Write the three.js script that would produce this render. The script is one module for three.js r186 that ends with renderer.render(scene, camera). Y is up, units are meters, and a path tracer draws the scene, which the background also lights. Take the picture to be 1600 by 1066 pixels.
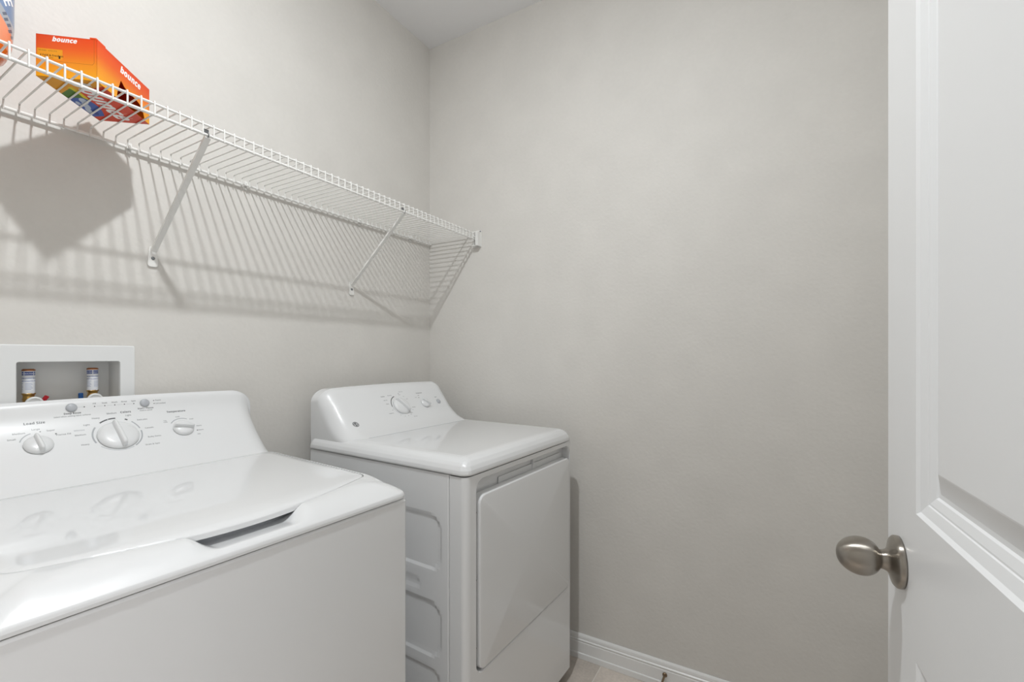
import * as THREE from 'three';
import { mergeGeometries, mergeVertices, toCreasedNormals } from 'three/addons/utils/BufferGeometryUtils.js';
import { RoundedBoxGeometry } from 'three/addons/geometries/RoundedBoxGeometry.js';
import { RectAreaLightUniformsLib } from 'three/addons/lights/RectAreaLightUniformsLib.js';

// ---------------------------------------------------------------- camera, light, exposure
const scene = new THREE.Scene();
const CAM = [-1.8046, 1.277, 1.5312];
const camera = new THREE.PerspectiveCamera(2 * Math.atan(533 / 706) * 180 / Math.PI, 1600 / 1066, 0.02, 50);
camera.position.set(...CAM);
camera.lookAt(CAM[0] + Math.cos(Math.PI / 6), CAM[1], CAM[2] - Math.sin(Math.PI / 6));
camera.setViewOffset(1600, 1066, 0, -22, 1600, 1066);
scene.add(camera);
scene.background = new THREE.Color(0x000000);
const renderer = new THREE.WebGLRenderer({ antialias: true });
renderer.toneMapping = THREE.LinearToneMapping;
renderer.toneMappingExposure = 0.43;
renderer.shadowMap.enabled = true;
RectAreaLightUniformsLib.init();
const LAMP = [-1.395, 2.80, 1.015], LAMP_SIZE = 0.054, LAMP_POWER = 4270, DOME_POWER = 1.9, LAMP_COLOR = 0xf9fdff;
const HALL_FILL_POWER = 56, HALL_FILL_COLOR = 0xfbfbff;  // strength and tint of the fill added in the hall

// ---------------------------------------------------------------- helpers
const taken = {};
function numbered(n) { if (!(n in taken)) { taken[n] = 0; return n; } taken[n]++; return n + '_' + String(taken[n]).padStart(3, '0'); }
function mesh(name, geo, mat, parent) {
  const m = new THREE.Mesh(Array.isArray(geo) ? merge(geo) : geo, mat);
  m.name = name; m.castShadow = m.receiveShadow = true;
  if (parent) parent.add(m);
  return m;
}
function merge(list) {
  return mergeGeometries(list.map(g => {
    const q = g.index ? g.toNonIndexed() : g;
    if (!q.attributes.normal) q.computeVertexNormals();
    if (!q.attributes.uv) q.setAttribute('uv', new THREE.Float32BufferAttribute(new Float32Array(q.attributes.position.count * 2), 2));
    for (const k of Object.keys(q.attributes)) if (!['position', 'normal', 'uv'].includes(k)) q.deleteAttribute(k);
    q.groups = []; q.clearGroups();
    return q;
  }));
}
function thing(name, label, category, pos = [0, 0, 0], turn = 0, group) {
  const o = new THREE.Group(); o.name = numbered(name); o.position.set(...pos); o.rotation.y = turn;
  o.userData = { label, category }; if (group) o.userData.group = group;
  scene.add(o); return o;
}
function structure(name, geo, mat, label, category) {
  const o = geo ? mesh(name, geo, mat, scene) : new THREE.Group();
  if (!geo) { o.name = name; scene.add(o); }
  o.userData = { kind: 'structure', label, category }; return o;
}
const box = (x0, x1, y0, y1, z0, z1) => new THREE.BoxGeometry(x1 - x0, y1 - y0, z1 - z0).translate((x0 + x1) / 2, (y0 + y1) / 2, (z0 + z1) / 2);
const rbox = (x0, x1, y0, y1, z0, z1, r, s = 2) => new RoundedBoxGeometry(x1 - x0, y1 - y0, z1 - z0, s, r).translate((x0 + x1) / 2, (y0 + y1) / 2, (z0 + z1) / 2);
function tube(pts, r, seg = 8, radial = 8, closedCaps = true) {
  const c = new THREE.CatmullRomCurve3(pts.map(p => new THREE.Vector3(...p)), false, 'catmullrom', 0.2);
  const list = [new THREE.TubeGeometry(c, seg, r, radial)];
  if (closedCaps) for (const p of [pts[0], pts[pts.length - 1]]) list.push(new THREE.SphereGeometry(r, radial, 4).translate(...p));
  return merge(list);
}
function rod(a, b, r, radial = 12) {
  const A = new THREE.Vector3(...a), B = new THREE.Vector3(...b), d = B.clone().sub(A);
  const g = new THREE.CylinderGeometry(r, r, d.length(), radial);
  g.applyQuaternion(new THREE.Quaternion().setFromUnitVectors(new THREE.Vector3(0, 1, 0), d.normalize()));
  return g.translate((a[0] + b[0]) / 2, (a[1] + b[1]) / 2, (a[2] + b[2]) / 2);
}
const lathe = (pts, seg = 32) => new THREE.LatheGeometry(pts.map(p => new THREE.Vector2(p[0], p[1])), seg);
// rings of points -> skin; every ring is an array of [x,y,z] of equal count; optional flat fans on either end
function skin(rings, { closed = true, capA = false, capB = false, uv } = {}) {
  const n = rings[0].length, pos = [], uvs = [], idx = [];
  rings.forEach((r, j) => r.forEach((p, i) => { pos.push(...p); uvs.push(...(uv ? uv(p, i, j) : [p[0], p[2]])); }));
  const m = closed ? n : n - 1;
  for (let j = 0; j < rings.length - 1; j++) for (let i = 0; i < m; i++) {
    const a = j * n + i, b = j * n + (i + 1) % n, c = a + n, d = b + n;
    idx.push(a, b, d, a, d, c);
  }
  const cap = (ring, flip) => {
    const k = pos.length / 3, c = [0, 0, 0];
    ring.forEach(p => p.forEach((v, q) => c[q] += v / n));
    pos.push(...c); uvs.push(...(uv ? uv(c, 0, 0) : [c[0], c[2]]));
    const s = pos.length / 3; ring.forEach(p => { pos.push(...p); uvs.push(...(uv ? uv(p, 0, 0) : [p[0], p[2]])); });
    for (let i = 0; i < n; i++) { const a = s + i, b = s + (i + 1) % n; flip ? idx.push(k, b, a) : idx.push(k, a, b); }
  };
  if (capA) cap(rings[0], true); if (capB) cap(rings[rings.length - 1], false);
  const g = new THREE.BufferGeometry();
  g.setAttribute('position', new THREE.Float32BufferAttribute(pos, 3));
  g.setAttribute('uv', new THREE.Float32BufferAttribute(uvs, 2));
  g.setIndex(idx); g.computeVertexNormals(); return g;
}
// rounded rectangle a0..a1 x b0..b1, counter-clockwise list of [a,b]
function rrect(a0, a1, b0, b1, r, k = 8) {
  const o = []; r = Math.max(r, 1e-5);
  for (const [ca, cb, t0] of [[a1 - r, b1 - r, 0], [a0 + r, b1 - r, 1], [a0 + r, b0 + r, 2], [a1 - r, b0 + r, 3]])
    for (let i = -1; i <= k + 1; i++) {               // a guard point on the straight beside each end of the arc keeps flat faces flat
      const t = (t0 + Math.min(k, Math.max(0, i)) / k) * Math.PI / 2, d = i < 0 ? -0.0012 : i > k ? 0.0012 : 0;
      o.push([ca + r * Math.cos(t) - d * Math.sin(t), cb + r * Math.sin(t) + d * Math.cos(t)]);
    }
  return o;
}
const shapeOf = pts => new THREE.Shape(pts.map(p => new THREE.Vector2(p[0], p[1])));
let seed = 7; const rnd = () => (seed = (seed * 16807) % 2147483647) / 2147483647;

// tiling value noise for bump and colour
function noiseGrid(N, cells) {
  const lat = []; for (let i = 0; i < cells * cells; i++) lat.push(rnd());
  const out = new Float32Array(N * N), s = t => t * t * (3 - 2 * t);
  for (let y = 0; y < N; y++) for (let x = 0; x < N; x++) {
    const fx = x / N * cells, fy = y / N * cells, ix = fx | 0, iy = fy | 0, tx = s(fx - ix), ty = s(fy - iy);
    const L = (a, b) => lat[(b % cells) * cells + a % cells];
    out[y * N + x] = (L(ix, iy) * (1 - tx) + L(ix + 1, iy) * tx) * (1 - ty) + (L(ix, iy + 1) * (1 - tx) + L(ix + 1, iy + 1) * tx) * ty;
  }
  return out;
}
function dataTex(N, fn, srgb, repeat) {
  const d = new Uint8Array(N * N * 4);
  for (let i = 0; i < N * N; i++) { const c = fn(i); d.set([c[0], c[1], c[2], 255], i * 4); }
  const t = new THREE.DataTexture(d, N, N); t.wrapS = t.wrapT = THREE.RepeatWrapping; t.magFilter = THREE.LinearFilter;
  if (srgb) t.colorSpace = THREE.SRGBColorSpace; if (repeat) t.repeat.set(repeat, repeat); t.needsUpdate = true; return t;
}
function canvasTex(w, h, draw) {
  const c = document.createElement('canvas'); c.width = w; c.height = h; const g = c.getContext('2d'); draw(g, w, h);
  const t = new THREE.CanvasTexture(c); t.colorSpace = THREE.SRGBColorSpace; t.magFilter = THREE.LinearFilter; return t;
}

// ---------------------------------------------------------------- materials
const n1 = noiseGrid(512, 64), n2 = noiseGrid(512, 128), n3 = noiseGrid(512, 16), n4 = noiseGrid(512, 8);
const peel = dataTex(512, i => { const v = 255 * Math.min(1, Math.max(0, 0.15 + 0.6 * n1[i] + 0.25 * n2[i])); return [v, v, v]; }, false, 2);
const wallTone = dataTex(512, i => { const k = 0.988 + 0.018 * n3[i] + 0.008 * n2[i]; return [221 * k, 218 * k, 213 * k]; }, true, 0.8);
const M = {
  wall: new THREE.MeshStandardMaterial({ map: wallTone, bumpMap: peel, bumpScale: 0.0004, roughness: 0.62 }),
  ceiling: new THREE.MeshStandardMaterial({ color: 0xf3f3f4, bumpMap: peel, bumpScale: 0.0006, roughness: 0.9 }),
  trim: new THREE.MeshPhysicalMaterial({ color: 0xf3f3f2, roughness: 0.34 }),
  door: new THREE.MeshPhysicalMaterial({ color: 0xf0f1f2, roughness: 0.3, clearcoat: 0.25, clearcoatRoughness: 0.25 }),
  grout: new THREE.MeshStandardMaterial({ color: 0xebe6dd, roughness: 0.95 }),
  enamel: new THREE.MeshPhysicalMaterial({ color: 0xeaebec, roughness: 0.32, clearcoat: 1, clearcoatRoughness: 0.05 }),
  plastic: new THREE.MeshPhysicalMaterial({ color: 0xe3e4e5, roughness: 0.35, clearcoat: 1, clearcoatRoughness: 0.035 }),
  greyPlastic: new THREE.MeshPhysicalMaterial({ color: 0xd2d5da, roughness: 0.4 }),
  button: new THREE.MeshPhysicalMaterial({ color: 0xb3b6bb, roughness: 0.3, clearcoat: 0.4 }),
  wire: new THREE.MeshPhysicalMaterial({ color: 0xf0efec, roughness: 0.35, clearcoat: 0.3 }),
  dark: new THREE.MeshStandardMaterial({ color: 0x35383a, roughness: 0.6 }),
  seam: new THREE.MeshStandardMaterial({ color: 0x55585a, roughness: 0.8 }),
  screw: new THREE.MeshStandardMaterial({ color: 0x8a8d90, roughness: 0.35, metalness: 1 }),
  nickel: new THREE.MeshPhysicalMaterial({ color: 0xa09a92, roughness: 0.28, metalness: 1, anisotropy: 0.85, anisotropyRotation: Math.PI / 2 }),
  brass: new THREE.MeshStandardMaterial({ color: 0xd0a862, roughness: 0.32, metalness: 1 }),
  copper: new THREE.MeshStandardMaterial({ color: 0xb87850, roughness: 0.4, metalness: 1 }),
  boxPlastic: new THREE.MeshPhysicalMaterial({ color: 0xe6e7e6, roughness: 0.4 }),
  red: new THREE.MeshPhysicalMaterial({ color: 0xb01525, roughness: 0.4 }),
  blue: new THREE.MeshPhysicalMaterial({ color: 0x124a86, roughness: 0.4 }),
};
const tileMats = [0, 1, 2].map(k => new THREE.MeshStandardMaterial({
  map: dataTex(512, i => { const v = 0.86 + 0.12 * n4[(i + k * 9000) % 262144] + 0.08 * n3[i] + 0.06 * n2[i]; return [214 * v, 204 * v, 194 * v]; }, true, 1.3), roughness: 0.45 }));

// ---------------------------------------------------------------- room shell
const XL = -2.75, ZF = 1.86, HC = 2.853, T = 0.12;
const OBX = [-1.478, -1.273], OBY = [1.03, 1.265];                      // rough opening of the washer outlet box
const DOORW = [-2.56, -1.775, 2.06];                                     // doorway in the front wall
{
  const s = shapeOf([[XL - T, -0.02], [0, -0.02], [0, HC], [XL - T, HC]]);
  s.holes.push(shapeOf([[OBX[0], OBY[0]], [OBX[0], OBY[1]], [OBX[1], OBY[1]], [OBX[1], OBY[0]]]));
  structure('wall_back', new THREE.ExtrudeGeometry(s, { depth: T, bevelEnabled: false }).translate(0, 0, -T), M.wall, 'greige painted wall behind the wire shelf and machines', 'wall');
  const side = () => new THREE.ExtrudeGeometry(shapeOf([[-T, -0.02], [ZF + T, -0.02], [ZF + T, HC], [-T, HC]]), { depth: T, bevelEnabled: false }).rotateY(-Math.PI / 2);
  structure('wall_right', side().translate(T, 0, 0), M.wall, 'plain greige painted wall beside the dryer', 'wall');
  structure('wall_left', side().translate(XL, 0, 0), M.wall, 'greige painted wall on the far side of the washer', 'wall');
  const f = shapeOf([[XL - T, -0.02], [DOORW[0], -0.02], [DOORW[0], DOORW[2]], [DOORW[1], DOORW[2]], [DOORW[1], -0.02], [T, -0.02], [T, HC], [XL - T, HC]]);
  structure('wall_front', new THREE.ExtrudeGeometry(f, { depth: T, bevelEnabled: false }).translate(0, 0, ZF), M.wall, 'greige painted wall with the doorway', 'wall');
  structure('ceiling', box(XL - T, T, HC, HC + T, -T, ZF + T), M.ceiling, 'white painted ceiling of the laundry room', 'ceiling');
  const fl = structure('floor', null, null, 'beige stone look tile floor', 'floor');
  mesh('grout_bed', box(XL - T, T, -0.12, -0.0012, -T, ZF + T + 1.5), M.grout, fl);
  const P = 0.4572, g = 0.004, zs = [], xs = [];
  for (let z = 0.92 - 3 * P; z < ZF + T + 1.5; z += P) zs.push(z);
  for (let x = -0.21; x > XL - P; x -= P) xs.push(x); xs.unshift(-0.21 + P);
  let q = 0;
  for (let j = 0; j < zs.length - 1; j++) for (let i = 0; i < xs.length - 1; i++) {
    const x1 = Math.min(xs[i] - g / 2, -0.001), x0 = Math.max(xs[i + 1] + g / 2, XL + 0.001), z0 = Math.max(zs[j] + g / 2, 0.001), z1 = zs[j + 1] - g / 2;
    if (x1 - x0 < 0.02 || z1 - z0 < 0.02) continue;
    const geo = rbox(x0, x1, -0.008, 0, z0, z1, 0.0012, 1), u = geo.attributes.uv, p = geo.attributes.position, ox = rnd() * 3, oz = rnd() * 3;
    for (let k = 0; k < u.count; k++) u.setXY(k, p.getX(k) + ox, p.getZ(k) + oz);
    mesh('tile', geo, tileMats[(q++ * 5 + j) % 3], fl);
  }
}
// hall beyond the doorway, out of frame, with an unseen fill panel added to brighten the laundry room
{
  const z0 = ZF + T, z1 = z0 + 1.45;
  structure('wall_hall', box(XL - T, T, -0.02, 2.6, z1, z1 + T), M.wall, 'greige wall of the hall outside the doorway', 'wall');
  structure('wall_hall_left', box(XL - T, XL, -0.02, 2.6, z0, z1), M.wall, 'greige end wall of the hall', 'wall');
  structure('wall_hall_right', box(0, T, -0.02, 2.6, z0, z1), M.wall, 'greige wall at the other end of the hall', 'wall');
  structure('ceiling_hall', box(XL - T, T, 2.6, 2.7, z0, z1 + T), M.ceiling, 'white ceiling of the hall outside the doorway', 'ceiling');
  const lamp = thing('added_fill_panel', 'flat white added fill panel on the ceiling of the hall', 'lamp', [-2.1, 2.6, z0 + 0.75]);
  mesh('frame', rbox(-0.32, 0.32, -0.025, -0.001, -0.32, 0.32, 0.005), M.trim, lamp);
  mesh('fill_diffuser', box(-0.3, 0.3, -0.028, -0.0252, -0.3, 0.3), new THREE.MeshStandardMaterial({ color: 0xffffff, emissive: HALL_FILL_COLOR, emissiveIntensity: 2 }), lamp);
  const l = new THREE.RectAreaLight(HALL_FILL_COLOR, HALL_FILL_POWER, 0.6, 0.6); l.position.set(0, -0.03, 0); l.rotation.x = -Math.PI / 2; lamp.add(l);
}
// door casing
{
  const c = structure('trim_1', null, null, 'white casing around the doorway', 'trim');
  const [a, b, h] = DOORW;
  mesh('side_casing', rbox(a - 0.06, a, 0, h + 0.06, ZF - 0.014, ZF - 0.0005, 0.004), M.trim, c);
  mesh('side_casing', rbox(b + 0.004, b + 0.03, 0, h + 0.06, ZF - 0.014, ZF - 0.0005, 0.004), M.trim, c);
  mesh('head_casing', rbox(a, b + 0.004, h, h + 0.06, ZF - 0.014, ZF - 0.0005, 0.004), M.trim, c);
}
// baseboards
function baseboard(len) {       // runs along +z, face towards -x
  const pr = [[0, 0], [0.0165, 0], [0.0165, 0.0215], [0.0145, 0.0235], [0.0125, 0.024], [0.0125, 0.066], [0.0105, 0.0685], [0.0105, 0.0715], [0.0128, 0.0735], [0.0128, 0.0765], [0.009, 0.080], [0.0098, 0.084], [0.0088, 0.092], [0.006, 0.097], [0.0035, 0.0985], [0, 0.0985]];
  return new THREE.ExtrudeGeometry(shapeOf(pr.map(([t, y]) => [-t, y])), { depth: len, bevelEnabled: false });
}
{
  structure('baseboard_right', baseboard(ZF - 0.001).translate(-0.0005, 0.0005, 0.0005), M.trim, 'white moulded baseboard beside the dryer', 'baseboard');
  structure('baseboard_back', baseboard(-XL - 0.03).rotateY(Math.PI / 2).translate(XL + 0.005, 0.0005, 0.0005), M.trim, 'white moulded baseboard behind the machines', 'baseboard');
}
// ceiling lamp (out of frame): small flush lamp, a lens that throws light down inside a low frosted dome that spreads it
{
  const lamp = thing('ceiling_lamp', 'small round flush lamp on the laundry room ceiling', 'lamp', [LAMP[0], HC, LAMP[2]]);
  mesh('bezel', lathe([[0, -0.0005], [0.055, -0.0005], [0.055, -0.004], [0.048, -0.009], [0.036, -0.009], [0.035, -0.006], [0, -0.006]], 48), M.trim, lamp);
  mesh('dome', lathe([[0.0345, -0.006], [0.034, -0.02], [0.030, -0.032], [0.021, -0.040], [0.010, -0.0435], [0, -0.044]], 40), new THREE.MeshStandardMaterial({ color: 0xffffff, emissive: LAMP_COLOR, emissiveIntensity: 12 }), lamp);
  const l = new THREE.RectAreaLight(LAMP_COLOR, LAMP_POWER, LAMP_SIZE, LAMP_SIZE); l.position.set(0, -0.0455, 0); l.rotation.x = -Math.PI / 2; lamp.add(l);
  const p = new THREE.PointLight(LAMP_COLOR, DOME_POWER, 0, 2); p.position.set(0, -0.03, 0); p.castShadow = true; p.shadow.radius = 1.25; lamp.add(p);
}
// ---------------------------------------------------------------- open door
{
  const phi = 3 * Math.PI / 180;
  const d = structure('door_1', null, null, 'white two panel door standing open with a nickel knob', 'door');
  d.position.set(-0.9846, 0.012, 1.672); d.rotation.y = Math.PI + phi;      // local +x runs to the hinge, local +z is the visible face
  const Wd = 0.762, Hd = 2.03, Td = 0.035, yk = 1.0072 - 0.012;
  const panels = [[0.1164, Wd - 0.1164, 1.0885 - 0.012, 1.905], [0.1164, Wd - 0.1164, 0.235, 0.9131 - 0.012]];
  const outer = rrect(0, Wd, 0, Hd, 0.002, 2);
  const face = z => {
    const s = shapeOf(outer.map(([x, y]) => [x, y]));
    const inner = rrect(0.0025, Wd - 0.0025, 0.0025, Hd - 0.0025, 0.001, 2);
    const sh = shapeOf(inner);
    for (const [a, b, c, e] of panels) sh.holes.push(shapeOf([[a, c], [a, e], [b, e], [b, c]]));
    return new THREE.ShapeGeometry(sh).translate(0, 0, z);
  };
  const rim = skin([rrect(0.0025, Wd - 0.0025, 0.0025, Hd - 0.0025, 0.001, 2).map(p => [...p, -Td]), outer.map(p => [...p, -Td + 0.0025]), outer.map(p => [...p, -0.0025]), rrect(0.0025, Wd - 0.0025, 0.0025, Hd - 0.0025, 0.001, 2).map(p => [...p, 0])]);
  mesh('leaf', [face(0), face(0).rotateY(Math.PI).translate(Wd, 0, -Td), toCreasedNormals(rim, 0.6)], M.door, d);
  const prof = [[0, 0], [0.004, -0.0035], [0.0155, -0.0065], [0.0165, -0.0078], [0.0185, -0.0078], [0.027, -0.0105], [0.029, -0.0125], [0.034, -0.0125], [0.060, -0.0025], [0.062, -0.002]];
  for (const [a, b, c, e] of panels) for (const back of [0, 1]) {
    const rings = prof.map(([i, z]) => [[a + i, c + i, z], [b - i, c + i, z], [b - i, e - i, z], [a + i, e - i, z]]);
    let g = toCreasedNormals(skin(rings, { capB: true }), 0.12);
    if (back) g = g.rotateY(Math.PI).translate(Wd, 0, -Td);
    mesh('panel', g, M.door, d);
  }
  for (const back of [0, 1]) {
    const k = new THREE.Group(); k.name = 'door_knob'; k.userData = { label: 'brushed nickel egg shaped door knob' };
    k.position.set(0.0571, yk, back ? -Td : 0); k.rotation.x = back ? -Math.PI / 2 : Math.PI / 2; d.add(k);
    mesh('rose', lathe([[0, 0], [0.0325, 0], [0.033, 0.002], [0.0328, 0.0055], [0.030, 0.008], [0.024, 0.0098], [0.0165, 0.0122], [0.0138, 0.0150], [0.0122, 0.0185], [0.0118, 0.024], [0, 0.024]], 48), M.nickel, k);
    const egg = []; const L0 = 0.0195, L1 = 0.0690;
    for (let i = 0; i <= 28; i++) { const t = i / 28 * Math.PI, u = (1 - Math.cos(t)) / 2, r = 0.0248 * Math.pow(Math.sin(t), 0.9) * (1 + 0.08 * Math.cos(t)); egg.push([Math.max(r, 0), L0 + (L1 - L0) * u]); }
    mesh('grip', lathe(egg, 48), M.nickel, k);
  }
  mesh('latch_plate', box(-0.0012, 0.0, yk - 0.028, yk + 0.028, -Td / 2 - 0.0125, -Td / 2 + 0.0125), M.nickel, d);
  for (const y of [0.2, 1.0, 1.8]) mesh('hinge', rod([Wd + 0.004, y - 0.045, -Td - 0.004], [Wd + 0.004, y + 0.045, -Td - 0.004], 0.0065), M.nickel, d);
}
// door stop on the baseboard
{
  const s = thing('door_stop', 'small bronze rod door stop screwed to the white baseboard', 'door stop', [-0.0135, 0.053, 1.173], 0);
  const tilt = g => g.rotateZ(Math.PI / 2);
  const m = new THREE.MeshStandardMaterial({ color: 0x8d7a63, roughness: 0.35, metalness: 1 });
  mesh('flange', tilt(lathe([[0, 0], [0.0085, 0], [0.009, 0.003], [0.007, 0.006], [0.004, 0.0075], [0, 0.0075]], 24)), m, s);
  mesh('shaft', tilt(lathe([[0, 0.006], [0.0042, 0.006], [0.0042, 0.062], [0, 0.062]], 20)), m, s);
  mesh('bumper', tilt(lathe([[0, 0.06], [0.008, 0.06], [0.0085, 0.064], [0.008, 0.074], [0.005, 0.078], [0, 0.078]], 24)), M.trim, s);
}

// ---------------------------------------------------------------- appliances
function profileCurve(pts, n) { return new THREE.CatmullRomCurve3(pts.map(p => new THREE.Vector3(0, p[1], p[0])), false, 'catmullrom', 0.5).getPoints(n); }
// console: a curved front swept across the width, easing back into flat side faces
function consoleGeo(pts, W, rear, ybot, x0, texW, texH, ppm, bump) {
  const N = 56, main = profileCurve(pts, N), S = [0];
  for (let i = 1; i <= N; i++) S.push(S[i - 1] + main[i].distanceTo(main[i - 1]));
  const xs = [], E = 0.062;
  for (let i = 0; i <= 14; i++) xs.push(x0 + E * (1 - Math.cos(i / 14 * Math.PI / 2)));
  for (let i = 1; i < 20; i++) xs.push(x0 + E + (W - 2 * (x0 + E)) * i / 20);
  for (let i = 14; i >= 0; i--) xs.push(W - x0 - E * (1 - Math.cos(i / 14 * Math.PI / 2)));
  const ring = x => {
    const u = Math.min(1, Math.min(x - x0, W - x0 - x) / E), s = Math.sqrt(Math.max(0, 1 - (1 - u) * (1 - u)));
    const arch = bump * (1 - Math.pow((x - W / 2) / (W / 2), 2));
    return main.map((p, i) => {
      const k = i / N, dz = (1 - s) * (-0.078 + 0.064 * Math.pow(k, 1.3)), dy = (1 - s) * (-0.012 - 0.036 * k);
      return [x, p.y + dy + arch * k, Math.max(p.z + dz, rear + 0.004)];
    });
  };
  const rings = xs.map(ring);
  const front = skin(rings, { closed: false, uv: (p, i, j) => [xs[j] * ppm / texW, S[i] * ppm / texH] });
  const shell = [], caps = [];
  const tail = r => [r[N], [r[N][0], r[N][1] - 0.002, rear], [r[0][0], ybot, rear]];
  const rearG = skin(rings.map(tail), { closed: false, uv: () => [0.001, 0.001] });
  for (const [r, flip] of [[rings[0], 0], [rings[rings.length - 1], 1]]) {
    const poly = [...r, [r[N][0], r[N][1] - 0.002, rear], [r[0][0], ybot, rear], [r[0][0], ybot, r[0][2]]];
    const v2 = poly.map(p => new THREE.Vector2(p[2], p[1])), tri = THREE.ShapeUtils.triangulateShape(v2, []);
    const g = new THREE.BufferGeometry(); const pos = []; for (const t of tri) for (const k of (flip ? [t[0], t[2], t[1]] : t)) pos.push(...poly[k]);
    g.setAttribute('position', new THREE.Float32BufferAttribute(pos, 3));
    g.setAttribute('uv', new THREE.Float32BufferAttribute(new Float32Array(pos.length / 3 * 2).fill(0.001), 2)); g.computeVertexNormals(); caps.push(g);
  }
  return { geo: merge([front, toCreasedNormals(rearG, 0.4), ...caps]), at(x, s) {   // point and face normal at arc length s
    let i = 1; while (i < N && S[i] < s) i++;
    const t = (s - S[i - 1]) / (S[i] - S[i - 1]), p = main[i - 1].clone().lerp(main[i], t), d = main[i].clone().sub(main[i - 1]).normalize();
    return { pos: [x, p.y + bump * (1 - Math.pow((x - W / 2) / (W / 2), 2)) * (i / N), p.z], tilt: Math.atan2(-d.z, d.y) };
  } };
}
function knob(parent, name, c, x, s, r, h, finAngle, finW, label) {
  const q = c.at(x, s), g = new THREE.Group(); g.name = name; if (label) g.userData = { label };
  g.position.set(...q.pos); g.rotation.x = -q.tilt; parent.add(g);                 // local +z leaves the panel
  const toZ = geo => geo.rotateX(Math.PI / 2);
  mesh('skirt', toZ(lathe([[0, 0], [r * 1.0, 0], [r * 1.02, h * 0.12], [r * 0.985, h * 0.22], [r * 0.93, h * 0.3], [r * 0.84, h * 0.42], [r * 0.6, h * 0.52], [0, h * 0.58]], 48)), M.plastic, g);
  // pointer grip: a tapering rounded bar across the knob
  const rings = [[0.95, 0.28, 1], [0.95, 0.55, 1], [0.9, 0.86, 0.86], [0.82, 0.97, 0.6], [0.7, 1.0, 0.3]].map(([L, z, w]) => {
    const o = []; for (let i = 0; i < 40; i++) {
      const t = i / 40 * 2 * Math.PI, cx = Math.sign(Math.cos(t)) * Math.pow(Math.abs(Math.cos(t)), 0.55), cy = Math.sign(Math.sin(t)) * Math.pow(Math.abs(Math.sin(t)), 0.75);
      const along = cy * r * L, flare = 1 + 0.35 * Math.pow(Math.max(0, -cy), 2);
      o.push([cx * finW * w * flare, along, h * z]);
    } return o; });
  mesh('grip', skin(rings, { capB: true }).rotateZ(finAngle), M.plastic, g);
  return g;
}
function roundButton(parent, c, x, s, r) {
  const q = c.at(x, s), b = mesh('button', lathe([[0, 0], [r, 0], [r * 1.02, 0.0015], [r * 0.93, 0.0035], [r * 0.6, 0.0048], [0, 0.0053]], 32).rotateX(Math.PI / 2), M.button, parent);
  b.position.set(...q.pos); b.rotation.x = -q.tilt; b.userData = { label: 'small grey push button' };
}
const PPM = 2048 / 0.70;
function printer(g, W, H) {
  const X = x => x * PPM, Y = s => H - s * PPM;
  return {
    text(t, x, s, mm, o = {}) { g.fillStyle = o.c || '#34363a'; g.font = `${o.bold ? 'bold ' : ''}${mm * 1.06 / 1000 * PPM}px sans-serif`; g.textAlign = o.align || 'center'; g.textBaseline = 'middle'; g.fillText(t, X(x), Y(s)); },
    dot(x, s, mm, c = '#333') { g.fillStyle = c; g.beginPath(); g.arc(X(x), Y(s), mm / 1000 * PPM, 0, 7); g.fill(); },
    arc(x, s, r, a0, a1, mm, c) { g.strokeStyle = c; g.lineWidth = mm / 1000 * PPM; g.beginPath(); for (let i = 0; i <= 40; i++) { const a = (a0 + (a1 - a0) * i / 40) * Math.PI / 180; g.lineTo(X(x + r * Math.sin(a)), Y(s + r * Math.cos(a))); } g.stroke(); },
    line(x0, s0, x1, s1, mm, c) { g.strokeStyle = c; g.lineWidth = mm / 1000 * PPM; g.beginPath(); g.moveTo(X(x0), Y(s0)); g.lineTo(X(x1), Y(s1)); g.stroke(); },
    X, Y,
  };
}
const PANEL_WHITE = '#e4e5e6';

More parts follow.
